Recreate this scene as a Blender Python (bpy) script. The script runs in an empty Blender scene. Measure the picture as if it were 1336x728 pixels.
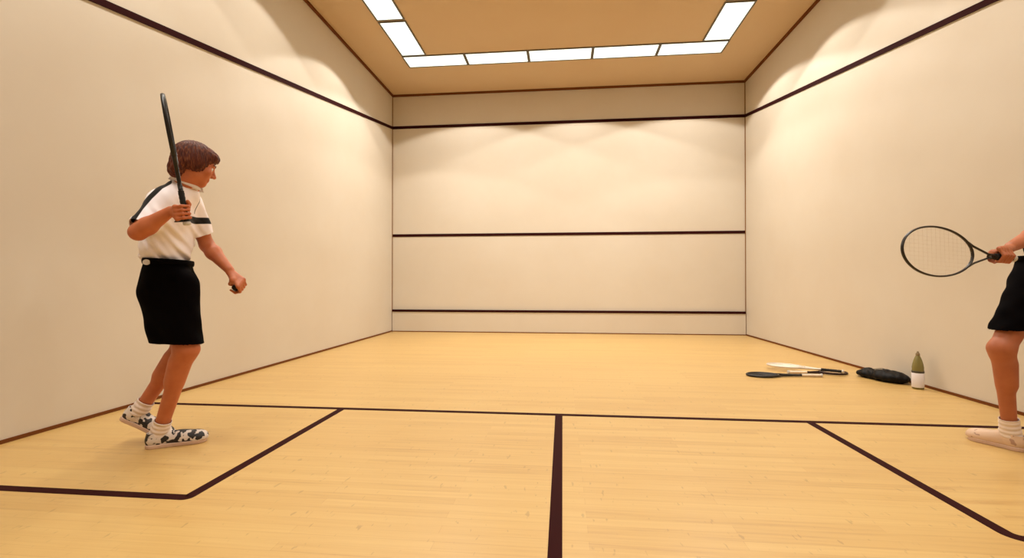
import bpy, math
import numpy as np
from mathutils import Matrix, Vector

S = bpy.context.scene
COL = S.collection
W, L, H = 6.4, 9.75, 4.47                      # squash court: width, length, ceiling
F_PX, CAM, YAW, PITCH = 629.2, np.array([3.2069, .9161, .9277]), .1046, .0069
def A(*v): return np.array(v, float)
def nrm(v): v = np.asarray(v, float); return v/np.linalg.norm(v)

def at(px, py, d):
    """world point seen at a pixel of the 1336x728 photograph, at a given depth in front of the lens"""
    x, y, z = (px-668)/F_PX*d, d*(math.cos(PITCH)-math.sin(PITCH)*(364-py)/F_PX), d*(math.sin(PITCH)+math.cos(PITCH)*(364-py)/F_PX)
    return CAM + A(math.cos(YAW)*x-math.sin(YAW)*y, math.sin(YAW)*x+math.cos(YAW)*y, z)

# ------------------------------------------------------------------ materials
def srgb(c):
    if isinstance(c, str): c = [int(c[i:i+2], 16)/255 for i in (0, 2, 4)]
    return tuple(x/12.92 if x <= .04045 else ((x+.055)/1.055)**2.4 for x in c)+(1,)
def material(name, color, rough=.6, metal=0, spec=.5, **kw):
    m = bpy.data.materials.new(name); m.use_nodes = True
    b = m.node_tree.nodes['Principled BSDF']
    b.inputs['Base Color'].default_value = srgb(color)
    b.inputs['Roughness'].default_value = rough; b.inputs['Metallic'].default_value = metal
    b.inputs['Specular IOR Level'].default_value = spec
    for k, v in kw.items(): b.inputs[k.replace('_', ' ')].default_value = v
    return m
def N(m, t, **kw):
    n = m.node_tree.nodes.new(t)
    for k, v in kw.items():
        if k in n.inputs.keys() if hasattr(n.inputs, 'keys') else False: n.inputs[k].default_value = v
        else: setattr(n, k, v)
    return n
def LK(m, a, b): m.node_tree.links.new(a, b)
def BS(m): return m.node_tree.nodes['Principled BSDF']
def coords(m, scale=(1, 1, 1)):
    t = N(m, 'ShaderNodeTexCoord'); mp = N(m, 'ShaderNodeMapping'); mp.inputs['Scale'].default_value = scale
    LK(m, t.outputs['Object'], mp.inputs['Vector']); return mp.outputs['Vector']
def noise(m, vec, scale, detail=3, rough=.5):
    n = N(m, 'ShaderNodeTexNoise'); n.inputs['Scale'].default_value = scale; n.inputs['Detail'].default_value = detail
    n.inputs['Roughness'].default_value = rough; LK(m, vec, n.inputs['Vector']); return n.outputs['Fac']
def ramp(m, fac, stops):
    r = N(m, 'ShaderNodeValToRGB'); e = r.color_ramp.elements
    while len(e) < len(stops): e.new(.5)
    for el, (p, c) in zip(e, stops): el.position = p; el.color = srgb(c)
    LK(m, fac, r.inputs['Fac']); return r.outputs['Color']
def bump(m, fac, strength=.2, dist=.01):
    b = N(m, 'ShaderNodeBump'); b.inputs['Strength'].default_value = strength; b.inputs['Distance'].default_value = dist
    LK(m, fac, b.inputs['Height']); LK(m, b.outputs['Normal'], BS(m).inputs['Normal'])
def mixc(m, fac, a, b, mode='MIX'):
    x = N(m, 'ShaderNodeMix', data_type='RGBA', blend_type=mode)
    for s_, v in (('Factor', fac), ('A', a), ('B', b)):
        i = [q for q in x.inputs if q.name == s_ and q.type == ('VALUE' if s_ == 'Factor' else 'RGBA')][0]
        if isinstance(v, bpy.types.NodeSocket): LK(m, v, i)
        elif s_ == 'Factor': i.default_value = v
        else: i.default_value = srgb(v)
    return [o for o in x.outputs if o.type == 'RGBA'][0]

def plaster(name, c1, c2, rough=.55):
    m = material(name, c1, rough, spec=.25); v = coords(m)
    LK(m, ramp(m, noise(m, v, .9, 5, .6), [(.3, c1), (.7, c2)]), BS(m).inputs['Base Color'])
    bump(m, noise(m, v, 60, 3), .05, .002); return m
M = {}
M['wall'] = plaster('white wall plaster', 'd3cabc', 'cfc4b4')
M['ceiling'] = plaster('cream ceiling paint', 'cdb594', 'cab08e', .8)
M['line'] = material('dark red court line paint', '2c0505', .8, spec=.1)
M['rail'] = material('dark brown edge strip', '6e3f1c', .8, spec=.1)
M['corner'] = material('brown corner shade line', '86603a', .8, spec=.1)
M['lampframe'] = material('grey lamp frame metal', '6e6a62', .45, .6)

def floor_mat():
    m = material('maple strip floor', 'd9b06a', .38, spec=.5, Coat_Weight=.35, Coat_Roughness=.28); b = BS(m)
    v = coords(m)
    br = N(m, 'ShaderNodeTexBrick'); LK(m, v, br.inputs['Vector'])
    br.inputs['Color1'].default_value = (.2, .2, .2, 1); br.inputs['Color2'].default_value = (.8, .8, .8, 1); br.inputs['Mortar'].default_value = (0.02, 0.02, 0.02, 1)
    br.inputs['Scale'].default_value = 1; br.inputs['Brick Width'].default_value = 1.1; br.inputs['Row Height'].default_value = .058
    br.inputs['Mortar Size'].default_value = .0012; br.inputs['Mortar Smooth'].default_value = .3; br.inputs['Bias'].default_value = 0
    grain = noise(m, coords(m, (1.2, 34, 1)), 1.6, 5, .6)
    fac = N(m, 'ShaderNodeMath', operation='MULTIPLY_ADD'); LK(m, grain, fac.inputs[0]); fac.inputs[1].default_value = .62
    bw = N(m, 'ShaderNodeRGBToBW'); LK(m, br.outputs['Color'], bw.inputs[0])
    sc = N(m, 'ShaderNodeMath', operation='MULTIPLY'); LK(m, bw.outputs[0], sc.inputs[0]); sc.inputs[1].default_value = .32
    LK(m, sc.outputs[0], fac.inputs[2])
    c = ramp(m, fac.outputs[0], [(.1, '9f7440'), (.4, 'c29c5c'), (.62, 'caa766'), (.85, 'd3b273')])
    # worn scuffs left by shoes
    sv = coords(m, (13, 4.0, 1)); sn = noise(m, sv, 3.2, 2, .5)
    s2 = N(m, 'ShaderNodeMapRange'); LK(m, sn, s2.inputs['Value'])
    s2.inputs['From Min'].default_value = .66; s2.inputs['From Max'].default_value = .72; s2.inputs['To Max'].default_value = .38
    c = mixc(m, s2.outputs[0], c, '80623a')
    LK(m, c, b.inputs['Base Color'])
    r = N(m, 'ShaderNodeMapRange'); LK(m, grain, r.inputs['Value']); r.inputs['To Min'].default_value = .36; r.inputs['To Max'].default_value = .5
    LK(m, r.outputs[0], b.inputs['Roughness']); bump(m, br.outputs['Fac'], .06, .001); return m
M['floor'] = floor_mat()

def emis(name, c, s):
    m = material(name, c, .5); b = BS(m); b.inputs['Emission Color'].default_value = srgb(c); b.inputs['Emission Strength'].default_value = s
    b.inputs['Base Color'].default_value = (.6, .6, .6, 1); return m
M['lamp'] = emis('lit opal diffuser', 'f4fff2', 1.5)

# ------------------------------------------------------------------ mesh helpers
def link(name, v, f, mat, parent=None, smooth=True, origin=None):
    me = bpy.data.meshes.new(name)
    v = np.asarray(v, np.float32)
    if origin is not None: v = v - np.asarray(origin, np.float32)
    if isinstance(f, np.ndarray):
        me.vertices.add(len(v)); me.vertices.foreach_set('co', v.ravel())
        n, k = f.shape
        me.loops.add(n*k); me.loops.foreach_set('vertex_index', f.ravel().astype(np.int32))
        me.polygons.add(n); me.polygons.foreach_set('loop_start', np.arange(0, n*k, k, dtype=np.int32))
        me.update(calc_edges=True); me.validate()
    else:
        me.from_pydata([tuple(map(float, p)) for p in v], [], f)
    me.polygons.foreach_set('use_smooth', [smooth]*len(me.polygons))
    for m in (mat if isinstance(mat, (list, tuple)) else [mat]): me.materials.append(m)
    me.update()
    o = bpy.data.objects.new(name, me); COL.objects.link(o)
    if parent: o.parent = parent
    return o
def tag(o, label=None, cat=None, group=None, kind=None):
    if label: o['label'] = label
    if cat: o['category'] = cat
    if group: o['group'] = group
    if kind: o['kind'] = kind
    return o
def empty(name, loc=(0, 0, 0), mat=None):
    o = bpy.data.objects.new(name, None); COL.objects.link(o); o.empty_display_size = .1
    if mat is not None: o.matrix_world = mat
    else: o.location = loc
    return o
def box_vf(x0, x1, y0, y1, z0, z1):
    v = [(x, y, z) for z in (z0, z1) for y in (y0, y1) for x in (x0, x1)]
    return v, [(0, 2, 3, 1), (4, 5, 7, 6), (0, 1, 5, 4), (2, 6, 7, 3), (0, 4, 6, 2), (1, 3, 7, 5)]
def box(name, b, mat, parent=None, bevel=0):
    v, f = box_vf(*b); o = link(name, v, f, mat, parent, False)
    if bevel:
        md = o.modifiers.new('bevel', 'BEVEL'); md.width = bevel; md.segments = 3
    return o
def struct(name, b, mat): return tag(box(name, b, mat), kind='structure')
def join(parts):
    V, Fc = [], []
    for v, f in parts:
        n = len(V); V += [tuple(p) for p in v]; Fc += [tuple(i+n for i in q) for q in f]
    return V, Fc
def sweep(path, prof, closed=False, up=(0, 1, 0)):
    """path: (n,3); prof: function i -> list of (a,b) offsets along side / up"""
    path = np.asarray(path, float); n = len(path); V = []; Fc = []; up = A(*up)
    for i in range(n):
        if closed: t = path[(i+1) % n]-path[i-1]
        else: t = path[min(i+1, n-1)]-path[max(i-1, 0)]
        t = nrm(t); s = nrm(np.cross(t, up)); u = np.cross(s, t)
        for a, b in prof(i): V.append(path[i]+a*s+b*u)
    k = len(prof(0))
    for i in range(n if closed else n-1):
        for j in range(k):
            a, b = i*k+j, i*k+(j+1) % k; c, d = ((i+1) % n)*k+(j+1) % k, ((i+1) % n)*k+j
            Fc.append((a, b, c, d))
    if not closed: Fc += [tuple(range(k)), tuple(range((n-1)*k, n*k))[::-1]]
    return V, Fc
def ring(ra, rb, n=12): return [(ra*math.cos(2*math.pi*i/n), rb*math.sin(2*math.pi*i/n)) for i in range(n)]
def lathe(prof, n=40):
    V, Fc = [], []
    for r, z in prof:
        for i in range(n): V.append((r*math.cos(2*math.pi*i/n), r*math.sin(2*math.pi*i/n), z))
    for j in range(len(prof)-1):
        for i in range(n): Fc.append((j*n+i, j*n+(i+1) % n, (j+1)*n+(i+1) % n, (j+1)*n+i))
    Fc += [tuple(range(n))[::-1], tuple(range((len(prof)-1)*n, len(prof)*n))]
    return V, Fc

# ------------------------------------------------------------------ room shell
T = .2
struct('floor', (-T, W+T, -T, L+T, -T, 0), M['floor'])
struct('ceiling', (-T, W+T, -T, L+T, H, H+T), M['ceiling'])
struct('wall_left', (-T, 0, -T, L+T, 0, H), M['wall'])
struct('wall_right', (W, W+T, -T, L+T, 0, H), M['wall'])
struct('wall_front', (0, W, L, L+T, 0, H), M['wall'])
struct('wall_back', (0, W, -T, 0, 0, H), M['wall'])
tn = [0]
def trim_vf(v, f, mat):
    tn[0] += 1; return tag(link('trim_%d' % tn[0], v, f, mat, None, False), kind='structure')
def trim(b, mat): return trim_vf(*box_vf(*b), mat)
HO, HT, HS, LW = 3.852, .395, 1.81, .05
OB = 2.225                                                     # out line height at the back wall
trim((0, W, L-.012, L, HO-LW/2, HO+LW/2), M['line'])
trim((0, W, L-.008, L, HS-LW/2, HS+LW/2), M['line'])
for x0, x1 in ((0, .012), (W-.012, W)):                         # sloping out lines on the side walls
    v = [(x, y, z+dz) for dz in (-LW/2, LW/2) for y, z in ((0, OB), (L, HO)) for x in (x0, x1)]
    trim_vf(v, box_vf(0, 1, 0, 1, 0, 1)[1], M['line'])
trim((0, W, 0, .012, OB-LW/2, OB+LW/2), M['line'])
YS, YB, XL, XR, XM, fz = 4.316, 2.844, 1.597, 4.835, 3.18, .0015
lw = LW/2
trim((0, W, YS-lw, YS+lw, 0, fz), M['line'])                     # short line
trim((XM-lw, XM+lw, 0, YS-lw, 0, fz), M['line'])                 # half court line
def box_line(sgn, xi):                                          # service box: corner rounded on the outside
    e = 0 if sgn < 0 else W
    r = .015 if sgn < 0 else .05
    cx, cy = xi+sgn*r, YB+r
    path = [(xi, YS-lw, 0)]
    for i in range(9):
        a = math.pi/2*i/8
        path.append((cx-sgn*r*math.cos(a), cy-r*math.sin(a), 0))
    path.append((e, YB, 0))
    V, Fc = [], []
    P = np.array(path)
    for i in range(len(P)):
        t = nrm(P[min(i+1, len(P)-1)]-P[max(i-1, 0)]); s = A(-t[1], t[0], 0)*lw
        for q, z in ((s, 0), (-s, 0), (-s, fz*.9), (s, fz*.9)): V.append(P[i]+q+A(0, 0, z))
    for i in range(len(P)-1):
        for j in range(4): Fc.append((i*4+j, i*4+(j+1) % 4, (i+1)*4+(j+1) % 4, (i+1)*4+j))
    trim_vf(V, Fc, M['line'])
box_line(-1, XL); box_line(1, XR)
# brown strips painting in the shadowed seams of corners and ceiling edge; baseboards
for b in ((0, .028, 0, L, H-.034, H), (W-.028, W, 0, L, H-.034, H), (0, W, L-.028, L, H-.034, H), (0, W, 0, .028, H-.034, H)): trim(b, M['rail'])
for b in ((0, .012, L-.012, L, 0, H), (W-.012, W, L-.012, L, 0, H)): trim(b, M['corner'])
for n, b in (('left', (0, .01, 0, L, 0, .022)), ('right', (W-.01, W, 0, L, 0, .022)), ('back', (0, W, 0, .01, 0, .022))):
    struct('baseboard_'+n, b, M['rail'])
# tin
tin = tag(empty('tin_board', (W/2, L-.003, 0)), 'low pale tin board along the foot of the front wall under a dark red strip', 'tin')
box('panel', (-W/2+.012, W/2-.012, -.022, 0, .016, HT-.02), M['wall'], tin)
tag(box('top_strip', (-W/2+.012, W/2-.012, -.034, 0, HT-.02, HT+.022), M['line'], tin, .006), 'dark red top strip')
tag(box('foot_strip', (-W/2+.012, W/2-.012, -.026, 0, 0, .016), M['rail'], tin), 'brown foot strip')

# ------------------------------------------------------------------ ceiling lights: a ring of flat panels
def panel(l, w):
    r = empty('ceiling_light')
    z0, z1, t = -.014, 0, .02
    fr = join([box_vf(-l/2, l/2, -w/2, -w/2+t, z0, z1), box_vf(-l/2, l/2, w/2-t, w/2, z0, z1),
               box_vf(-l/2, -l/2+t, -w/2+t, w/2-t, z0, z1), box_vf(l/2-t, l/2, -w/2+t, w/2-t, z0, z1)])
    link('frame', *fr, M['lampframe'], r, False)
    tag(box('diffuser', (-l/2+t, l/2-t, -w/2+t, w/2-t, -.008, -.001), M['lamp'], r), 'glowing white diffuser')
    return r
def copy_tree(o, parent=None):
    c = o.copy(); COL.objects.link(c); c.parent = parent
    for ch in list(o.children): copy_tree(ch, c)
    return c
x0r, x1r, yf, yfi = .70, 5.645, 8.615, 8.225
pl = (x1r-x0r)/5; pw = yf-yfi; cl_ = 1.02
spots = [(x0r+pl*(i+.5), (yf+yfi)/2, 0) for i in range(5)]
spots += [(x0r+pw/2+.01, yfi-cl_*(i+.5), 1) for i in range(6)] + [(x1r-pw/2-.01, yfi-cl_*(i+.5), 1) for i in range(6)]
ybk = yfi-6*cl_
spots += [(x0r+pl*(i+.5), ybk-pw/2, 0) for i in range(5)]
ordn = ['first', 'second', 'third', 'fourth', 'fifth', 'sixth']
proto = panel(pl-.004, pw)
LCOL = (1.0, .95, .86)
for i, (x, y, r) in enumerate(spots):
    o = proto if i == 0 else copy_tree(proto)
    o.location = (x, y, H); o.rotation_euler = (0, 0, math.pi/2 if r else 0)
    if i < 5: lb = ['leftmost glowing ceiling panel in the row near the front wall', 'glowing ceiling panel second from the left in the front row', 'middle glowing ceiling panel of the front row', 'glowing ceiling panel second from the right in the front row', 'rightmost glowing ceiling panel in the row near the front wall'][i]
    elif i < 11: lb = '%s glowing ceiling panel back from the front row along the left wall' % ordn[i-5]
    elif i < 17: lb = '%s glowing ceiling panel back from the front row along the right wall' % ordn[i-11]
    else: lb = '%s glowing ceiling panel from the left in the row near the back wall' % ordn[i-17]
    tag(o, lb, 'ceiling light', 'ceiling light panels set in a ring')
    if True:                                                     # the tubes of the panel: light sent down by its louvre
        ld = bpy.data.lights.new('panel_lamp', 'AREA'); ld.shape = 'RECTANGLE'; ld.size = pl-.08; ld.size_y = pw-.08
        ld.energy = 9.2*(1.25 if i < 5 else .95 if i > 16 else .85 if y > 6 else .6); ld.color = LCOL; ld.spread = math.radians(104)
        lo = bpy.data.objects.new('panel_lamp', ld); COL.objects.link(lo)
        lo.location = (x, y, H-.018); lo.rotation_euler = (0, 0, math.pi/2 if r else 0)
for x, y in [(1.59, 8.42), (3.5, 8.42), (5.3, 8.42)]+[(.92, q) for q in (7.35, 5.6, 3.9, 2.5)]+[(5.44, q) for q in (7.0, 5.3, 3.7, 2.5)]:  # added spots, no fixtures of their own, casting the light scallops on the walls
    ld = bpy.data.lights.new('added_scallop_spot', 'SPOT'); ld.energy = 82*(1.35 if y > 8 else 1 if y > 6 else .7); ld.color = LCOL; ld.spot_size = math.radians(135 if y > 8 else 121); ld.spot_blend = .10; ld.shadow_soft_size = .04
    lo = bpy.data.objects.new('added_scallop_spot', ld); COL.objects.link(lo); lo.location = (x, y, H-.03)

# ------------------------------------------------------------------ signed distance modelling (bodies and clothes)
class Field:
    def __init__(s, lo, hi, h=.004):
        s.lo = A(*lo); s.h = h; n = np.ceil((A(*hi)-s.lo)/h).astype(int)+1; s.n = n
        s.F = np.full(n, .5, np.float32)
    def sub(s, lo, hi):
        a = np.maximum(np.floor((lo-s.lo)/s.h).astype(int), 0); b = np.minimum(np.ceil((hi-s.lo)/s.h).astype(int)+1, s.n)
        if (b <= a).any(): return None
        ax = [(s.lo[i]+s.h*np.arange(a[i], b[i])).astype(np.float32) for i in range(3)]
        X, Y, Z = np.meshgrid(*ax, indexing='ij')
        return tuple(slice(a[i], b[i]) for i in range(3)), X, Y, Z
    def put(s, fn, lo, hi, k, mode='add'):
        m = k+.015; q = s.sub(np.asarray(lo)-m, np.asarray(hi)+m)
        if q is None: return
        sl, X, Y, Z = q; d = fn(X, Y, Z).astype(np.float32); f = s.F[sl]
        if mode == 'add':
            hh = np.maximum(k-np.abs(f-d), 0)/k; s.F[sl] = np.minimum(f, d)-hh*hh*k*.25
        else:
            d = -d; hh = np.maximum(k-np.abs(f-d), 0)/k; s.F[sl] = np.maximum(f, d)+hh*hh*k*.25
    def cap(s, a, b, ra, rb=None, k=.02, mode='add', flat=None):
        """tapered capsule; flat=(dir, ratio) squeezes it along dir"""
        a = A(*a); b = A(*b); rb = ra if rb is None else rb; ab = b-a; L2 = max(ab@ab, 1e-9); R = max(ra, rb)*1.0
        def fn(X, Y, Z):
            x, y, z = X-a[0], Y-a[1], Z-a[2]
            t = np.clip((x*ab[0]+y*ab[1]+z*ab[2])/L2, 0, 1)
            x, y, z = x-t*ab[0], y-t*ab[1], z-t*ab[2]
            if flat is not None:
                f, q = flat; c = (x*f[0]+y*f[1]+z*f[2])*(1/q-1); x, y, z = x+c*f[0], y+c*f[1], z+c*f[2]
            d = np.sqrt(x*x+y*y+z*z)-(ra+(rb-ra)*t)
            return d*(flat[1]**.5 if flat is not None else 1)
        s.put(fn, np.minimum(a, b)-R, np.maximum(a, b)+R, k, mode)
    def ell(s, c, r, Mx, k=.02, mode='add'):
        """ellipsoid; Mx rows = local axes in world, c in world"""
        c = A(*c); r = A(*r); R = np.abs(Mx.T) @ r
        def fn(X, Y, Z):
            x, y, z = X-c[0], Y-c[1], Z-c[2]
            l = [(x*Mx[i, 0]+y*Mx[i, 1]+z*Mx[i, 2]) for i in range(3)]
            k0 = np.sqrt(sum((l[i]/r[i])**2 for i in range(3))); k1 = np.sqrt(sum((l[i]/r[i]**2)**2 for i in range(3)))+1e-6
            return k0*(k0-1)/k1
        s.put(fn, c-R, c+R, k, mode)
    def near(s, w=.04):
        """grid points near the surface: (flat indices, positions)"""
        i = np.flatnonzero(np.abs(s.F.ravel()) < w); q = np.stack(np.unravel_index(i, s.F.shape), 1)
        return i, (q*s.h+s.lo).astype(np.float32)
    def push(s, i, d): s.F.ravel()[i] += d.astype(np.float32)
    def grid(s):
        ax = [(s.lo[i]+s.h*np.arange(s.n[i])).astype(np.float32) for i in range(3)]
        return np.meshgrid(*ax, indexing='ij')
    def mesh(s, smooth=2):
        Fd = s.F; n = np.array(Fd.shape); Sg = Fd < 0
        cnt = np.zeros(n-1, np.int8)
        for i in (0, 1):
            for j in (0, 1):
                for k in (0, 1): cnt += Sg[i:n[0]-1+i, j:n[1]-1+j, k:n[2]-1+k]
        C = np.argwhere((cnt > 0) & (cnt < 8)).astype(np.int32); idx = np.full(n-1, -1, np.int32); idx[tuple(C.T)] = np.arange(len(C))
        acc = np.zeros((len(C), 3)); w = np.zeros(len(C))
        cor = [(i, j, k) for i in (0, 1) for j in (0, 1) for k in (0, 1)]
        for p in cor:
            for ax in range(3):
                if p[ax]: continue
                q = list(p); q[ax] = 1
                fa = Fd[tuple((C+p).T)]; fb = Fd[tuple((C+q).T)]; m = (fa < 0) != (fb < 0)
                t = fa[m]/(fa[m]-fb[m]); acc[m] += A(*p); acc[m, ax] += t; w[m] += 1
        V = (C+acc/w[:, None])*s.h+s.lo
        Q = []
        for ax in range(3):
            a = [slice(None)]*3; b = [slice(None)]*3; a[ax] = slice(0, -1); b[ax] = slice(1, None)
            sa, sb = Sg[tuple(a)], Sg[tuple(b)]; E = np.argwhere(sa != sb); o1, o2 = [i for i in range(3) if i != ax]
            E = E[(E[:, o1] > 0) & (E[:, o2] > 0) & (E[:, o1] < n[o1]-1) & (E[:, o2] < n[o2]-1)]
            ins = sa[tuple(E.T)]
            def c_(d1, d2):
                e = E.copy(); e[:, o1] -= d1; e[:, o2] -= d2; return idx[tuple(e.T)]
            q = np.stack([c_(1, 1), c_(0, 1), c_(0, 0), c_(1, 0)], 1)
            flip = ins if ax != 1 else ~ins
            q[~flip] = q[~flip][:, ::-1]; Q.append(q)
        Q = np.concatenate(Q); Q = Q[(Q >= 0).all(1)]
        for _ in range(smooth):
            sm = np.zeros_like(V); c = np.zeros(len(V))
            for a, b in ((0, 1), (1, 2), (2, 3), (3, 0)):
                for i in range(3):
                    sm[:, i] += np.bincount(Q[:, a], V[Q[:, b], i], len(V))+np.bincount(Q[:, b], V[Q[:, a], i], len(V))
                c += np.bincount(Q[:, a], minlength=len(V))+np.bincount(Q[:, b], minlength=len(V))
            V = V*.4+.6*sm/np.maximum(c, 1)[:, None]
        return V, Q
def cut(V, Q, fns):
    """drop faces on the positive side of the cut functions, snap the new rim onto the cut"""
    for fn in fns:
        d, nrmv = fn(V); bad = (d[Q] > 0).sum(1) >= 3
        if not bad.any(): continue
        rim = np.zeros(len(V), bool); keep = ~bad
        used_k = np.zeros(len(V), bool); used_k[Q[keep].ravel()] = True
        used_b = np.zeros(len(V), bool); used_b[Q[bad].ravel()] = True
        rim = used_k & used_b
        rim &= np.abs(d) < .02; V = V.copy(); V[rim] -= d[rim][:, None]*nrmv; Q = Q[keep]
    u = np.unique(Q); mp = np.full(len(V), -1); mp[u] = np.arange(len(u))
    return V[u], mp[Q]
def plane_cut(p, n, rad=None):
    p = A(*p); n = nrm(n)
    def fn(V):
        r = V-p; d = r @ n
        if rad: d = np.where(np.linalg.norm(r-np.outer(d, n), axis=1) < rad, d, -1.)
        return d, n
    return fn
def set_attr(o, name, arr):
    a = o.data.attributes.new(name, 'FLOAT', 'POINT'); a.data.foreach_set('value', np.asarray(arr, np.float32))
def solidify(o, t=.003):
    m = o.modifiers.new('thickness', 'SOLIDIFY'); m.thickness = t; m.offset = -1
def pl_dist(V, pts):
    best = np.full(len(V), 9.)
    for a, b in zip(pts[:-1], pts[1:]):
        ab = b-a; t = np.clip(((V-a) @ ab)/(ab @ ab), 0, 1); best = np.minimum(best, np.linalg.norm(V-a-np.outer(t, ab), axis=1))
    return best
def wob(V, f, seed=0, n=5, aniso=(1, 1, 1)):
    """smooth repeatable ripple field"""
    rs = np.random.RandomState(seed); r = 0
    for _ in range(n):
        k = nrm(rs.randn(3)*A(*aniso))*f*(.6+.8*rs.rand()); r = r+np.sin(V[..., 0]*k[0]+V[..., 1]*k[1]+V[..., 2]*k[2]+rs.rand()*6.28)
    return r/n**.5

# ------------------------------------------------------------------ skin, cloth materials
def skin_mat(name, base, lip):
    m = material(name, base, .5, spec=.4, Subsurface_Weight=.12, Subsurface_Scale=.008)
    BS(m).inputs['Subsurface Radius'].default_value = (1, .35, .2)
    c = mixc(m, .5, base, base)
    v = coords(m); c = ramp(m, noise(m, v, 14, 4), [(.3, base), (.75, lip)])
    at_ = N(m, 'ShaderNodeAttribute', attribute_name='lip'); c = mixc(m, at_.outputs['Fac'], c, 'a04a3c')
    LK(m, c, BS(m).inputs['Base Color']); bump(m, noise(m, v, 160, 2), .12, .001); return m
M['skin'] = skin_mat('sunburnt skin', 'c4744c', 'b6643f')
M['skin2'] = skin_mat('tanned skin', 'b46a45', 'a65f3e')
def cloth_mat(name, c, rough=.85, pat=None):
    m = material(name, c, rough, spec=.2); b = BS(m); b.inputs['Sheen Weight'].default_value = .08; b.inputs['Sheen Roughness'].default_value = .5
    if c < '20': b.inputs['Specular IOR Level'].default_value = .06; b.inputs['Sheen Weight'].default_value = 0
    v = coords(m); bump(m, noise(m, v, 420, 2), .12, .0008)
    if pat:
        a = N(m, 'ShaderNodeAttribute', attribute_name='pat'); s = N(m, 'ShaderNodeMapRange'); LK(m, a.outputs['Fac'], s.inputs['Value'])
        s.inputs['From Min'].default_value = -.0015; s.inputs['From Max'].default_value = .0015
        LK(m, mixc(m, s.outputs[0], pat, c), b.inputs['Base Color'])
    return m
M['shirt'] = cloth_mat('white shirt cloth', 'f2eaee', .8, '0d0a0b')
M['black'] = cloth_mat('black shorts cloth', '040203', .95)
M['black2'] = cloth_mat('black shirt cloth', '131214')
M['sock'] = cloth_mat('white sock knit', 'e6d6cc')
M['collar'] = cloth_mat('white collar cloth', 'e9dfdf')
M['badge'] = material('pale badge', 'cfcac6', .6)
M['eye'] = material('eye white', 'e8e0d8', .15); M['iris'] = material('dark iris', '2a2622', .1)
def hair_mat(name, a, b, c):
    m = material(name, a, .5, spec=.25); v = coords(m, (1, 1, .2))
    n = noise(m, v, 130, 3); LK(m, ramp(m, n, [(.3, a), (.55, b), (.75, c)]), BS(m).inputs['Base Color']); bump(m, noise(m, v, 150, 3), .6, .004); return m
M['hair'] = hair_mat('reddish brown hair', '3a1410', '5c2a1a', '8a5232')
M['hair2'] = hair_mat('dark brown hair', '20130e', '2e1c14', '40281c')
def shoe_mat(name, white, dark, thr):
    m = material(name, white, .5); v = coords(m, (1, 1, 1))
    w = N(m, 'ShaderNodeTexNoise'); w.inputs['Scale'].default_value = 30; w.inputs['Detail'].default_value = 1.5; LK(m, v, w.inputs['Vector'])
    LK(m, ramp(m, w.outputs['Fac'], [(0, white), (thr-.015, white), (thr+.015, dark), (1, dark)]), BS(m).inputs['Base Color']); return m
M['shoe'] = shoe_mat('white and black trainer leather', 'd8ccc4', '1a1416', .5)
M['shoe2'] = shoe_mat('pale beige trainer leather', 'd8b89c', 'b08a76', .68)
M['sole'] = material('trainer sole rubber', 'c9a892', .6)
M['sole_dark'] = material('dark trainer sole', '4c382e', .6)
M['lace'] = material('shoe lace', 'ddd2c8', .8)

def frame_of(fwd, up=(0, 0, 1)):
    """rows: right, forward, up"""
    f = nrm(fwd); r = nrm(np.cross(f, up)); u = np.cross(r, f); return np.array([r, f, u])

def grip_prims(c, axis, palm, wrist, rad, sgn, thumb_off=.02, fr=.0085, spread=.0205):
    """a closed hand around a rod of radius rad: palm direction, fingers curling the sgn way round the axis"""
    axis = nrm(axis); palm = nrm(palm-axis*(palm @ axis)); side = np.cross(axis, palm)*sgn; P = []
    def pt(o, deg, R): a = math.radians(deg); return c+axis*o+(palm*math.cos(a)+side*math.sin(a))*R
    R = rad+fr
    for i in range(4):
        o = (1.5-i)*spread; g = [1, 1.04, 1, .88][i]
        K = pt(o, 48, R+.016); p1 = pt(o, 112, R+.007*g); p2 = pt(o*.96, 185, R+.002); p3 = pt(o*.95, 245+8*(i == 1), R)
        P += [(K, p1, fr*1.12, fr*1.02, .006), (p1, p2, fr*1.02, fr*.95, .004), (p2, p3, fr*.95, fr*.8, .004)]
        P += [(wrist*.86+c*.14+axis*o*.35, K, .0145, .0105, .012)]
    b0 = pt(.004, -20, R+.014); t1 = pt(thumb_off, -75, R+.009); t2 = pt(thumb_off+.02, -125, R+.003); t3 = pt(thumb_off+.034, -165, R+.002)
    P += [(wrist*.6+c*.4, b0, .017, .016, .014), (b0, t1, .0155, .012, .01), (t1, t2, .0115, .0105, .005), (t2, t3, .0105, .0085, .004)]
    return P

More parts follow.
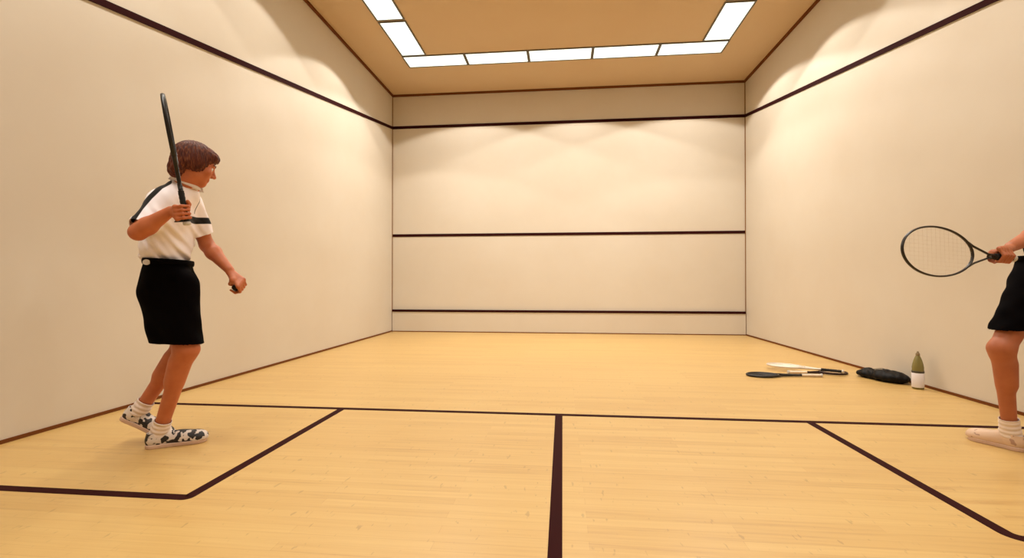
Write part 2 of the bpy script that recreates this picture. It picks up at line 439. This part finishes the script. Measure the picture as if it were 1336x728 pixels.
def shoe_build(root, ball, heel, up, width, mats, sole_mat, lab, org):
    """ball/heel: points on the sole plane; up: normal of the sole"""
    f = nrm(ball-heel); up = nrm(up-f*(up @ f)); r = np.cross(f, up); Mx = np.array([r, f, up]); Lf = np.linalg.norm(ball-heel)
    def w(x, y, z): return heel+r*x+f*y+up*z
    def field(): return Field(np.minimum(heel, ball)-.11, np.maximum(heel, ball)+.16, .003)
    U = field(); hw = width/2
    U.ell(w(0, .035, .045), (hw*.78, .042, .05), Mx, .02)
    U.ell(w(0, .075, .05), (hw*.72, .06, .05), Mx, .02)
    U.ell(w(0, Lf*.55, .038), (hw*.88, .075, .045), Mx, .02)
    U.ell(w(0, Lf*.78, .030), (hw*1.0, .070, .042), Mx, .02)
    U.ell(w(.003, Lf-.040, .026), (hw*.90, .045, .034), Mx, .02)
    U.cap(w(0, .05, .06), w(0, .04, .088), .036, .038, .015)
    def below(X, Y, Z): return ((X-heel[0])*up[0]+(Y-heel[1])*up[1]+(Z-heel[2])*up[2])-.016
    U.put(below, U.lo, U.lo+U.h*U.n, .006, 'sub')
    V, Q = U.mesh(1); V, Q = cut(V, Q, [plane_cut(w(0, .045, .088), up*1.0-f*.1, .07)])
    sh = link('shoe', V, Q, mats, root, origin=org)
    sh['label'] = lab
    solidify(sh, .003)
    So = field()
    def sole_fn(X, Y, Z):
        x, y, z = X-heel[0], Y-heel[1], Z-heel[2]; a = x*r[0]+y*r[1]+z*r[2]; b = x*f[0]+y*f[1]+z*f[2]; c = x*up[0]+y*up[1]+z*up[2]
        t = np.clip(b/Lf, 0, 1); half = hw*(.80+.24*np.clip((t-.35)/.4, 0, 1)-.06*np.sin(math.pi*np.clip(t/.7, 0, 1)))
        bb = np.clip(b, half*.85, Lf-half*.95); d2 = np.sqrt(a*a+(b-bb)**2)-half
        return np.maximum(d2, np.abs(c-.011)-.011)
    So.put(sole_fn, So.lo, So.lo+So.h*So.n, .004)
    V, Q = So.mesh(1); tag(link('sole', V, Q, sole_mat, sh, origin=org), 'rubber sole')
    parts = []
    for i in range(4):
        y = Lf*.45+i*.022; z = .083-i*.0095
        parts.append(sweep([w(-.026, y, z-.012), w(-.012, y+.004, z-.001), w(.012, y-.002, z-.001), w(.026, y+.002, z-.012)], lambda _: ring(.0028, .002, 6), up=tuple(up)))
    link('laces', *join(parts), M['lace'], sh, origin=org)

def person(o):
    J = o['J']; org = A(*o['org']); root = empty('person', org); tag(root, o['label'], 'person')
    ch = o['chest']; hp = o['hips']; hd = o['head']                # 3x3 frames: rows right, forward, up
    allp = np.array([v for k_, v in J.items() if k_[:3] not in ('fdi', 'fup')]); lo = allp.min(0)-.16; hi = allp.max(0)+.17
    lo[2] = -.02
    B = Field(lo, hi, .0042)
    pel, wai, che, nck, hc = J['pelvis'], J['waist'], J['chest'], J['neck'], J['head']
    cw = o.get('girth', 1.); lg = o.get('legs', 1.)
    def torso(Fd, g, shirt=False):
        Fd.cap(pel-hp[2]*.05-hp[0]*.045, pel-hp[2]*.05+hp[0]*.045, .112+g, k=.03, flat=(hp[1], .95))
        Fd.cap(wai-ch[0]*.045, wai+ch[0]*.045, .102*cw+g, k=.07, flat=(ch[1], .92))
        Fd.cap(che-ch[0]*.065-ch[2]*.03, che+ch[0]*.065-ch[2]*.03, .106*cw+g, k=.06, flat=(ch[1], .90))
        Fd.cap(che-ch[0]*.065+ch[2]*.055, che+ch[0]*.065+ch[2]*.05, .092+g, k=.06, flat=(ch[1], .86))
        for sd in 'RL':
            q = J['sh'+sd]; Fd.cap(nck*.78+che*.22, q+(che-q)*.12, .060+g*.8, .052+g, k=.05)
    torso(B, 0)
    B.cap(nck-ch[2]*.02, hc-hd[2]*.05-hd[1]*.02, .058, .052, k=.03)
    for sd in 'RL':
        sh, el, wr = J['sh'+sd], J['el'+sd], J['wr'+sd]
        B.cap(sh, el, .050, .039, k=.03); B.cap(sh*.55+el*.45, sh*.35+el*.65, .045, .042, k=.02)
        m = el*.7+wr*.3; B.cap(el, m, .039, .043, k=.02); B.cap(m, wr, .043, .026, k=.02)
        for a, b, r1, r2, k in grip_prims(*o['grip'+sd]): B.cap(a, b, r1, r2, k=k)
        hi_, kn, an = J['hip'+sd], J['kn'+sd], J['an'+sd]; ff = J['fdir'+sd]
        B.cap(hi_, kn, .088*lg, .057*lg, k=.04); B.cap(kn, kn-(kn-an)*.06, .056*lg, .052*lg, k=.03)
        shin = nrm(an-kn); back = -(ff-shin*(ff @ shin)); back = nrm(back)
        B.cap(kn, an, .050*lg, .034*lg, k=.03); B.cap(kn+shin*.09+back*.014, kn+shin*.2+back*.012, .049*lg, .043*lg, k=.03)
        B.cap(kn-back*.022, kn-back*.018+shin*.03, .036, .03, k=.02)
        toe, heel = J['toe'+sd], J['heel'+sd]; fu = J['fup'+sd]
        B.cap(an, heel+fu*.045+ff*.04, .034, .03, k=.02); B.cap(heel+fu*.045+ff*.04, heel*.35+toe*.65+fu*.034, .028, .028, k=.02)
    # head
    def h(x, y, z): return hc+hd[0]*x+hd[1]*y+hd[2]*z
    B.ell(h(0, -.012, .028), (.074, .094, .084), hd, .02); B.ell(h(0, .032, -.032), (.056, .058, .074), hd, .03)
    B.ell(h(0, .066, -.088), (.022, .018, .018), hd, .025)
    for q in (-1, 1):
        B.ell(h(q*.043, .004, -.058), (.018, .028, .024), hd, .03); B.ell(h(q*.038, .062, -.022), (.02, .018, .018), hd, .025)
        B.ell(h(q*.077, -.006, -.008), (.009, .019, .031), hd, .006)
    B.ell(h(0, .078, .024), (.045, .014, .011), hd, .02)
    for q in (-1, 1): B.ell(h(q*.031, .1, .003), (.017, .02, .011), hd, .012, 'sub')
    B.cap(h(0, .088, .012), h(0, .108, -.026), .007, .011, k=.010)
    for q in (-1, 1): B.ell(h(q*.011, .096, -.03), (.008, .010, .007), hd, .006)
    B.cap(h(-.018, .083, -.054), h(.018, .083, -.054), .006, k=.006); B.cap(h(-.015, .083, -.064), h(.015, .083, -.064), .007, k=.006)
    B.cap(h(-.021, .097, -.059), h(.021, .097, -.059), .003, k=.003, mode='sub')
    V, Q = B.mesh(1)
    body = link('body', V, Q, o['skin'], root, origin=org)
    lp = np.linalg.norm((V-h(0, .088, -.059)) @ hd.T / A(.024, .02, .012), axis=1)
    set_attr(body, 'lip', np.clip((1.1-lp)*4, 0, 1)*.7)
    for q in (-1, 1):                                            # eyes
        c = h(q*.030, .074, .003); n = 20; v, f = [], []
        for i in range(n+1):
            for j in range(n): 
                a, b = math.pi*i/n, 2*math.pi*j/n; v.append(c+.0125*(hd[1]*math.cos(a)+hd[0]*math.sin(a)*math.cos(b)+hd[2]*math.sin(a)*math.sin(b)))
        for i in range(n):
            for j in range(n): f.append((i*n+j, (i+1)*n+j, (i+1)*n+(j+1) % n, i*n+(j+1) % n))
        e = link('eye', v, f, [M['eye'], M['iris']], root, origin=org)
        for p in e.data.polygons: p.material_index = 1 if p.index < n*4 else 0
        br = sweep([h(q*.014, .092, .024), h(q*.03, .090, .030), h(q*.048, .078, .026)], lambda _: ring(.004, .003, 8), up=tuple(hd[2]))
        link('eyebrow', *br, o['hair'], root, origin=org)
    # hair
    Hf = Field(hc-.17, hc+.17, .003)
    Hf.ell(h(0, -.016, .034), (.087, .106, .094), hd, .02); Hf.ell(h(0, -.062, -.02), (.068, .052, .066), hd, .03)
    if o['long']:
        Hf.ell(h(0, -.07, -.065), (.06, .04, .045), hd, .025)
        for q in (-1, 1): Hf.ell(h(q*.066, -.008, -.002), (.024, .05, .052), hd, .02)
        Hf.ell(h(0, .060, .070), (.062, .040, .034), hd, .03)
    Hf.ell(h(0, .105, -.028), (.1, .078, .082), hd, .012, 'sub')
    X, Y, Z = Hf.grid(); P = np.stack([X, Y, Z], -1)-hc
    lx, ly, lz = (P @ hd[0]), (P @ hd[1]), (P @ hd[2]); ang = np.arctan2(lx, ly+.5*lz)
    Hf.F += (.0022*np.sin(ang*26+8*lz/.1)+.0016*np.sin(ang*53+11*ly/.1+2)).astype(np.float32)
    V, Q = Hf.mesh(1); link('hair', V, Q, o['hair'], root, origin=org)
    # shirt
    Sf = Field(lo, hi, .005); torso(Sf, .014)
    for sd in 'RL':
        sh, el = J['sh'+sd], J['el'+sd]; e2 = sh+(el-sh)*o['sleeve'][sd]; Sf.cap(sh, e2+(e2-sh)*.2, .063, .062, k=.04)
    ix, g = Sf.near(); z_ = np.clip((che[2]+.05-g[:, 2])/(che[2]-pel[2]), 0, 1)
    dr = o['fold']; s_ = g @ dr[0]; t_ = g @ dr[1]; u_ = g @ dr[2]
    fold = np.sin(s_*105+2.2*np.sin(t_*9)+1.3*np.sin(u_*14))*.6+.4*np.sin(s_*160+t_*20+2*np.sin(u_*11))
    Sf.push(ix, fold*(.0015+.010*z_)+wob(g, 30, 4)*.002-.009*np.exp(-((g[:, 2]-(pel[2]+.14))/.065)**2))
    V, Q = Sf.mesh(2)
    cuts = [plane_cut(pel+A(0, 0, .075), -hp[2]), plane_cut(nck+ch[2]*.018-ch[1]*.005, nrm(ch[2]*.9+ch[1]*.28), .085)]
    for sd in 'RL':
        sh, el = J['sh'+sd], J['el'+sd]; cuts.append(plane_cut(sh+(el-sh)*o['sleeve'][sd], nrm(el-sh), .074))
    V, Q = cut(V, Q, cuts)
    shirt = link('shirt', V, Q, o['shirt'], root, origin=org); solidify(shirt)
    shirt['label'] = o['shirt_label']
    if o['pattern']: set_attr(shirt, 'pat', o['pattern'](V))
    # collar
    n = 40; cv = []; cf = []
    cc = nck+ch[2]*.012
    for j, (rr, zz) in enumerate(((.066, -.012), (.066, .018), (.069, .026), (.075, .018), (.084, -.008))):
        for i in range(n+1):
            a = math.radians(20)+math.radians(320)*i/n; fr = max(0, math.cos(a)); bk = max(0, -math.cos(a))
            cv.append(cc+ch[1]*math.cos(a)*rr*1.05+ch[0]*math.sin(a)*rr+ch[2]*(zz-.022*fr+.02*bk))
    for j in range(4):
        for i in range(n): cf.append((j*(n+1)+i, j*(n+1)+i+1, (j+1)*(n+1)+i+1, (j+1)*(n+1)+i))
    c = link('collar', cv, cf, o['collar'], shirt, origin=org); solidify(c, .0025)
    # shorts
    Sh = Field(lo, hi, .005)
    Sh.cap(pel-hp[2]*.04-hp[0]*.055, pel-hp[2]*.04+hp[0]*.055, .132, k=.03, flat=(hp[1], .93))
    Sh.cap(pel+hp[2]*.07-hp[0]*.05, pel+hp[2]*.07+hp[0]*.05, .112*cw+.004, k=.05, flat=(hp[1], .95))
    for sd in 'RL':
        hi_, kn = J['hip'+sd], J['kn'+sd]; e2 = hi_+(kn-hi_)*1.1
        Sh.cap(hi_, e2+J['fdir'+sd]*o.get('flare', 0), .106, o.get('legr', .088), k=.05, flat=(hp[0], .9))
    for a, b, r_ in o.get('shorts_extra', []): Sh.cap(a, b, r_, k=.03)
    ix, g = Sh.near()
    wz = np.clip((pel[2]+.1-g[:, 2])/.4, 0, 1)
    vert = np.sin((g @ dr[0])*44+g[:, 2]*9)*np.sin((g @ nrm(np.cross(dr[0], A(0, 0, 1))))*38+1+g[:, 2]*5)
    Sh.push(ix, (vert*.006+wob(g, 30, 9)*.002)*wz)
    V, Q = Sh.mesh(2); V, Q = cut(V, Q, [plane_cut(pel+hp[2]*.115, hp[2]), plane_cut(o['hem'], o['hemn'])])
    sho = link('shorts', V, Q, M['black'], root, origin=org); solidify(sho); sho['label'] = 'knee length black shorts'
    wb = []                                                      # waistband
    for i in range(48):
        a = 2*math.pi*i/48; R_ = .112*cw+.008
        wb.append(pel+hp[2]*.108+hp[0]*(.05*(1 if math.sin(a) > 0 else -1)*min(1, abs(math.sin(a))*3)+R_*math.sin(a))+hp[1]*R_*.95*math.cos(a))
    link('waistband', *sweep(wb, lambda _: ring(.004, .016, 10), True, up=tuple(hp[2])), M['black'], sho, origin=org)
    if o.get('badge') is not None:
        b0, bn = o['badge']; rd = nrm(b0-CAM); dd = np.linalg.norm((V-CAM)-np.outer((V-CAM) @ rd, rd), axis=1); dist = np.linalg.norm(V-CAM, axis=1)
        b0 = CAM+rd*(dist[dd < .012].min()-.014) if (dd < .012).any() else b0
        bu = A(0, 0, 1); bs = nrm(np.cross(bu, bn)); bu = np.cross(bn, bs)
        v = [b0+bs*x*.017+bu*y*.015+bn*z for z in (0, .005) for x, y in [(math.cos(2*math.pi*i/24), math.sin(2*math.pi*i/24)) for i in range(24)]]
        f = [tuple(range(24))[::-1], tuple(range(24, 48))]+[(i, (i+1) % 24, 24+(i+1) % 24, 24+i) for i in range(24)]
        tag(link('badge', v, f, M['badge'], sho, False, origin=org), 'small pale badge at the waistband')
    # socks and shoes
    for sd in 'RL':
        kn, an, ff = J['kn'+sd], J['an'+sd], J['fdir'+sd]; heel, toe, fu = J['heel'+sd], J['toe'+sd], J['fup'+sd]
        K = Field(np.minimum(an, heel)-.12, np.maximum(an+(kn-an)*.3, toe)+.12, .0035); up = nrm(kn-an)
        K.cap(an-up*.02, an+up*(o['sock'][sd]+.03), .042, .044, k=.02); K.cap(an, heel+fu*.045+ff*.04, .041, .035, k=.02)
        ix, g = K.near(); K.push(ix, .0018*np.sin((g @ up)*260))
        V, Q = K.mesh(1); V, Q = cut(V, Q, [plane_cut(an+up*o['sock'][sd], up)])
        s = link('sock', V, Q, M['sock'], root, origin=org); solidify(s)
        shoe_build(root, toe, heel, fu, .1, o['shoe'], o['solem'], o['shoe_label'], org)
    return root

# ------------------------------------------------------------------ rackets
def racket_mats(n, frame, grip, string):
    return dict(frame=material(n+' racket frame', frame, .35, .2), grip=material(n+' racket grip tape', grip, .8), string=material(n+' strings', string, .5), cap=material(n+' butt cap', 'c9c2b8', .5))
RB = racket_mats('black', '14100e', '0f0c0b', '4a4238')
RD = racket_mats('dark', '241c16', '0e0b0a', 'b9a58c')
RW = racket_mats('silver', 'd8cdbf', '0c0808', 'f0e6d6')
RK = racket_mats('dense black', '0c0706', 'e3d2bc', '120b09')
RM = racket_mats('maroon', '2a1014', 'efdcc4', 'a89488')
def racket(mats, label, mtx, head_l=.34, head_w=.215, total=.685, throat=True, curve=0, sr=.0005, nstr=(14, 18), fw=.0065, tb=.2, fd=.010):
    """local frame: handle up along +Z from the butt at 0, face normal along Y"""
    r = empty('squash_racket', mat=mtx); tag(r, label, 'racket')
    hc_ = total-head_l/2; n = 72
    def hoop(t):
        x = math.sin(t)*head_w/2; z = hc_+math.cos(t)*head_l/2
        x *= 1+.06*math.cos(t); return A(x, curve*(z/total)**2, z)
    pts = [hoop(2*math.pi*i/n) for i in range(n)]
    parts = [sweep(pts, lambda _: ring(fw, fd, 10), True)]
    zt = hc_-math.cos(.9)*head_l/2
    for q in (-1, 1):                                            # throat arms
        a = hoop(math.pi-q*.62); parts.append(sweep([a, a*.55+A(q*.012, 0, tb+.075)*.45, A(q*.010, 0, tb+.035), A(q*.008, 0, tb)], lambda _: ring(fw, fd*.9, 10)))
    parts.append(sweep([A(0, 0, tb-.03), A(0, 0, tb+.025)], lambda i: ring(.013-.004*i, .011, 12)))
    fr = link('frame', *join(parts), mats['frame'], r)
    k = 16
    def gp(i): return [(.0155*math.cos(2*math.pi*j/k)*(1-.12*(j % 2)), .0135*math.sin(2*math.pi*j/k)*(1-.12*(j % 2))) for j in range(k)]
    path = [A(0, 0, .010+(tb-.02)*i/24) for i in range(25)]
    link('grip', *sweep(path, lambda i: [(a*(1+.05*math.sin(i*2.1)), b*(1+.05*math.sin(i*2.1))) for a, b in gp(i)]), mats['grip'], r)
    v, f = lathe([(.013, -.004), (.018, -.001), (.0185, .008), (.0155, .014)], 20); tag(link('butt_cap', v, f, mats['cap'], r), 'pale butt cap')
    st = []
    for i in range(nstr[0]):
        x = head_w*(-.5+(i+.5)/nstr[0])*.98; q = 1-(x/(head_w/2))**2
        if q > .02:
            hz = math.sqrt(q)*head_l/2*.985; st.append(sweep([A(x, curve*((hc_-hz)/total)**2, hc_-hz), A(x, curve*(hc_/total)**2, hc_), A(x, curve*((hc_+hz)/total)**2, hc_+hz)], lambda _: ring(sr, sr, 5)))
    for i in range(nstr[1]):
        z = head_l*(-.5+(i+.5)/nstr[1])*.98; q = 1-(z/(head_l/2))**2
        if q > .02:
            hx = math.sqrt(q)*head_w/2*.985; y = curve*((hc_+z)/total)**2; st.append(sweep([A(-hx, y, hc_+z), A(hx, y, hc_+z)], lambda _: ring(sr, sr, 5), up=(0, 1, 0)))
    link('strings', *join(st), mats['string'], r)
    return r
def basis(o, z, y):
    """matrix with local Z along z and local Y near y"""
    z = nrm(z); y = nrm(y-z*(y @ z)); x = np.cross(y, z)
    m = Matrix.Identity(4)
    for i in range(3): m[i][0], m[i][1], m[i][2], m[i][3] = x[i], y[i], z[i], o[i]
    return m

def ang(d): d = math.radians(d); return A(math.cos(d), math.sin(d), 0)
def flat_foot(J, sd, heel, toe):
    J['heel'+sd] = heel; J['toe'+sd] = toe; J['fdir'+sd] = nrm(toe-heel); J['fup'+sd] = A(0, 0, 1)

# ------------------------------------------------------------------ player on the left
J = dict(pelvis=at(219, 367, 2.76), waist=at(217, 322, 2.76), chest=at(224, 282, 2.745), neck=at(243, 243, 2.74), head=at(254.5, 215, 2.72),
         shR=at(214, 264, 2.62), elR=at(180, 303, 2.47), wrR=at(222, 276, 2.47),
         shL=at(247, 264, 2.86), elL=at(270, 320, 2.96), wrL=at(299, 352, 2.90),
         hipR=at(217, 374, 2.69), knR=at(243, 455, 2.66), hipL=at(223, 374, 2.83), knL=at(240, 452, 2.85))
flat_foot(J, 'R', A(.895, 3.385, 0), A(1.125, 3.555, 0)); J['anR'] = J['heelR']+J['fdirR']*.065+A(0, 0, .10)
toe = at(222, 574, 2.84)*A(1, 1, 0); heel = at(171, 552, 2.79); J['toeL'] = toe; J['heelL'] = toe+nrm(heel-toe)*.285
J['fdirL'] = nrm(toe-heel); J['fupL'] = nrm(np.cross(np.cross(J['fdirL'], A(0, 0, 1)), J['fdirL']))
J['anL'] = J['heelL']+J['fdirL']*.06+J['fupL']*.095
chest = frame_of(ang(24)+A(0, 0, -.12)); hips = frame_of(ang(32)+A(0, 0, -.05)); head = frame_of(ang(50)+A(0, 0, -.33))
butt, tip = at(243.5, 289, 2.46), at(212.5, 124, 2.40); ax = nrm(tip-butt); butt = tip-ax*.645
gc = butt+ax*.062
view = nrm(at(230, 230, 1)-CAM)
def pattern1(V):
    # stripe along the top of the near shoulder and sleeve
    D = V-CAM; x = math.cos(YAW)*D[:, 0]+math.sin(YAW)*D[:, 1]; y = -math.sin(YAW)*D[:, 0]+math.cos(YAW)*D[:, 1]; z = D[:, 2]
    y, z = math.cos(PITCH)*y+math.sin(PITCH)*z, -math.sin(PITCH)*y+math.cos(PITCH)*z
    seam = np.array([(221, 237.5, 0), (210, 243.5, 0), (196, 257, 0), (184, 271, 0), (173, 287, 0)])
    d = pl_dist(np.stack([668+F_PX*x/y, 364-F_PX*z/y, 0*y], 1), seam)/F_PX*2.6+(y > 2.74)
    s1 = d-.0135
    fwd = (V-J['chest']) @ chest[1]
    up = (V-at(252, 285, 2.7))[:, 2]-.16*((V-at(252, 285, 2.7)) @ A(.747, .665, 0))
    rr = (V-J['chest']) @ chest[0]
    s2 = np.maximum(np.abs(up)-.019, .035-fwd)
    s2 = np.maximum(s2, np.abs(rr)-.16)
    z = V[:, 2]; top, bot = at(256, 244, 2.66)[2], at(262, 275, 2.66)[2]
    s3 = np.maximum(np.maximum(np.abs(rr+.004)-.006, np.maximum(z-top-.05, bot-z)), -fwd)
    return np.minimum(np.minimum(s1, s2), s3)
ballp = at(309, 373, 2.885)
scr = A(.747, .665, 0); bdir = nrm(ballp-J['wrL']); baxis = nrm(view*.55+scr*.5+A(0, 0, .6)); bpalm = nrm(-bdir*.8-view*.9+A(0, 0, .3))
bpalm = nrm(bpalm-baxis*(bpalm @ baxis)); bs = 1 if np.cross(baxis, bpalm) @ bdir > 0 else -1
handR_palm = nrm(J['wrR']-gc)
o1 = dict(J=J, org=(.98, 3.48, 0), label='person in white shirt and black shorts at left, racket raised upright', chest=chest, hips=hips, head=head,
          skin=M['skin'], hair=M['hair'], shirt=M['shirt'], collar=M['collar'], shirt_label='white short-sleeved sports shirt with black stripes', pattern=pattern1, long=True,
          gripR=(gc, ax, handR_palm, J['wrR'], .0135, 1, .02, .008, .020), gripL=(ballp, baxis, bpalm, J['wrL'], .02, bs, .0),
          sleeve=dict(R=.86, L=.74), fold=(nrm(A(.5, .45, .62)), nrm(A(.6, .3, -.7)), view),
          hem=at(225, 446, 2.7), hemn=-nrm(A(0, 0, 1)+ang(35)*.03), shorts_extra=[(at(206, 385, 2.69), at(222, 460, 2.67), .086), (at(238, 372, 2.69), at(238, 455, 2.66), .084), (at(208, 385, 2.85), at(226, 460, 2.86), .084), (at(238, 372, 2.84), at(237, 455, 2.86), .084)], badge=(at(191, 342, 2.62), nrm(CAM-at(191, 342, 2.6))), sock=dict(R=.055, L=.05), flare=.0,
          shoe=M['shoe'], solem=M['sole'], shoe_label='white and black trainer')
person(o1)
racket(RB, 'black squash racket held upright edge-on in the fist of the left-hand person', basis(butt, ax, np.cross(ax, view)*1.0+view*.04), total=.645, tb=.18)
# squash ball in the fingers
v, f = [], []
n = 20
for i in range(n+1):
    for j in range(n): a, b = math.pi*i/n, 2*math.pi*j/n; v.append((.02*math.sin(a)*math.cos(b), .02*math.sin(a)*math.sin(b), .02*math.cos(a)))
for i in range(n):
    for j in range(n): f.append((i*n+j, (i+1)*n+j, (i+1)*n+(j+1) % n, i*n+(j+1) % n))
ball = link('squash_ball', v, f, material('black rubber', '0c0a09', .7)); ball.location = ballp+A(-.004, -.003, -.010)
tag(ball, 'small black ball held in the lowered hand of the left-hand person', 'ball')

# ------------------------------------------------------------------ player on the right
J = dict(pelvis=at(1364, 362, 2.76), waist=at(1375, 318, 2.78), chest=at(1386, 276, 2.78), neck=at(1388, 232, 2.77), head=at(1384, 196, 2.75),
         shL=at(1369, 250, 2.66), elL=at(1360, 302, 2.53), wrL=at(1319, 322, 2.42),
         hipL=at(1349, 372, 2.71), knL=at(1307, 455, 2.65))
rt_ = A(.77, .60, 0)                                            # towards the right-hand side of that person
J['shR'] = J['shL']+A(.225, .205, -.01); J['elR'] = J['shR']+A(.02, -.10, -.27); J['wrR'] = J['elR']+A(.02, .16, -.14)
J['hipR'] = J['hipL']+rt_*.17; J['knR'] = A(6.0, 3.86, .53)
flat_foot(J, 'L', A(5.715, 3.835, 0), A(5.615, 4.06, 0)); J['anL'] = J['heelL']+J['fdirL']*.06+A(0, 0, .10)
flat_foot(J, 'R', A(6.03, 3.66, 0), A(5.93, 3.93, 0)); J['anR'] = J['heelR']+J['fdirR']*.06+A(0, 0, .10)
chest = frame_of(ang(128)+A(0, 0, -.1)); hips = frame_of(ang(125)); head = frame_of(ang(125)+A(0, 0, -.1))
tip2, butt2 = at(1177, 324, 2.16), at(1322, 337, 2.36); ax2 = nrm(tip2-butt2); tot = np.linalg.norm(tip2-butt2)
g2 = butt2+ax2*.085; v2 = nrm(at(1225, 325, 1)-CAM)
o2 = dict(J=J, org=(5.85, 3.85, 0), label='person in black shorts and shirt at the right edge holding a racket out level', chest=chest, hips=hips, head=head,
          skin=M['skin2'], hair=M['hair2'], shirt=M['black2'], collar=M['black2'], shirt_label='black short-sleeved shirt', pattern=None, long=False,
          gripL=(g2, ax2, nrm(J['wrL']-g2), J['wrL'], .0155, -1), gripR=(J['wrR']+ang(125)*.07+A(0, 0, -.03), A(.78, .6, .1), nrm(-ang(125)+A(0, 0, .5)), J['wrR'], .014, 1),
          legs=.92, legr=.078, sleeve=dict(R=.75, L=.75), fold=(nrm(A(.5, .45, .62)), nrm(A(.6, .3, -.7)), v2),
          hem=at(1310, 430, 2.66), hemn=A(0, 0, -1), sock=dict(R=.07, L=.07),
          shoe=M['shoe2'], solem=M['sole'], shoe_label='pale beige trainer')
person(o2)
racket(RD, 'dark oval squash racket held level by the person at the right edge', basis(butt2, ax2, -v2+A(0, 0, .12)), head_l=.45, head_w=.228, total=tot, tb=.145, sr=.00025, nstr=(12, 16), fw=.0045, fd=.007)

# ------------------------------------------------------------------ things on the floor by the right wall
def lay(a, b, lift_a, lift_b, mats, label, roll=0, **kw):
    a = A(a[0], a[1], .017+lift_a); b = A(b[0], b[1], .012+lift_b); z = nrm(b-a)
    racket(mats, label, basis(a, z, A(0, 0, 1)+nrm(np.cross(z, A(0, 0, 1)))*roll), **kw)
lay((5.48, 6.08), (6.06, 6.15), 0, 0, RM, 'racket with pale grip and small dark maroon head, rightmost of the rackets on the floor', total=.59, head_l=.25, head_w=.20)
lay((5.73, 5.93), (5.03, 5.93), 0, 0, RK, 'black-headed racket with pale grip lying on the floor, nearest the camera', total=.70, head_l=.29, sr=.0028, fw=.009)
lay((5.96, 5.99), (5.42, 6.38), .03, .035, RW, 'silver racket lying across the others, its head farthest from the camera', sr=.0022, fw=.009)

def sack():
    c = A(6.235, 5.83, 0); fa = nrm(A(-.16, .42, 0)); r = nrm(np.cross(fa, A(0, 0, 1))); Mx = np.array([r, fa, A(0, 0, 1)])
    Fd = Field(c-A(.2, .36, .03), c+A(.2, .36, .2), .004)
    Fd.ell(c+fa*-.05+A(0, 0, .045), (.115, .17, .06), Mx, .03); Fd.ell(c+fa*.13+A(0, 0, .035), (.09, .13, .045), Mx, .03); Fd.ell(c+fa*.15+A(.0, 0, .075), (.03, .04, .022), Mx, .02)
    X, Y, Z = Fd.grid(); g = np.stack([X, Y, Z], -1)
    Fd.F += (wob(g, 55, 3)*.004+np.sin((g @ fa)*90+3*np.sin((g @ r)*22))*.0022).astype(np.float32)
    Fd.F = np.maximum(Fd.F, (.002-Z).astype(np.float32))
    V, Q = Fd.mesh(1)
    rt = empty('sports_bag', c); tag(rt, 'low slumped black bag against the right wall beside the bottle', 'bag')
    m = material('black bag nylon', '0e0a09', .55, spec=.15); v = coords(m); bump(m, noise(m, v, 30, 3), .3, .01)
    link('bag_body', V, Q, m, rt, origin=c)
    p = [c+fa*(-.17+.34*i/12)+r*(.02*math.sin(i))+A(0, 0, .062+.045*math.sin(math.pi*i/12)) for i in range(13)]
    link('strap', *sweep(p, lambda _: ring(.012, .003, 8), up=(0, 0, 1)), material('grey strap webbing', '2c2624', .7, spec=.2), rt, origin=c)
    z = [c+fa*(-.14+.2*i/8)-A(.05, 0, 0)+A(0, 0, .093-.0012*(i-4)**2) for i in range(9)]
    link('zip', *sweep(z, lambda _: ring(.004, .003, 6), up=(0, 0, 1)), M['lampframe'], rt, origin=c)
sack()
bt = empty('drink_bottle', (6.285, 5.47, 0)); tag(bt, 'olive green bottle with white lower half standing by the right wall', 'bottle')
gm = material('olive bottle plastic', '8a8048', .25, Transmission_Weight=.25); lm = material('white bottle label', 'e6e2ea', .5)
link('bottle_body', *lathe([(.030, 0), (.040, .003), (.043, .012), (.043, .15), (.0415, .17), (.042, .19), (.038, .215), (.031, .245), (.022, .272), (.015, .288), (.0135, .292)]), gm, bt)
tag(link('label_wrap', *lathe([(.0435, .016), (.0445, .018), (.0445, .138), (.0435, .14)]), lm, bt), 'white label wrapped round the lower half')
link('cap', *lathe([(.0150, .288), (.0155, .290), (.0155, .306), (.010, .312), (.007, .322), (.006, .326)]), material('brown bottle cap', '7c6844', .5), bt)
link('band', *lathe([(.0438, .142), (.0448, .144), (.0448, .156), (.0438, .158)]), material('dark bottle band', '3a3428', .5), bt)

# ------------------------------------------------------------------ world, camera, view
w = bpy.data.worlds.new('World'); S.world = w; w.use_nodes = True
w.node_tree.nodes['Background'].inputs[0].default_value = (.02, .018, .015, 1)
cd = bpy.data.cameras.new('Camera'); cd.sensor_width = 36; cd.lens = F_PX*36/1336; cd.clip_start = .05
co = bpy.data.objects.new('Camera', cd); COL.objects.link(co); co.location = CAM; co.rotation_euler = (math.pi/2+PITCH, 0, YAW); S.camera = co
S.view_settings.view_transform = 'Standard'; S.view_settings.look = 'None'; S.view_settings.gamma = 1; S.view_settings.use_curve_mapping = False
S.view_settings.exposure = -0.03
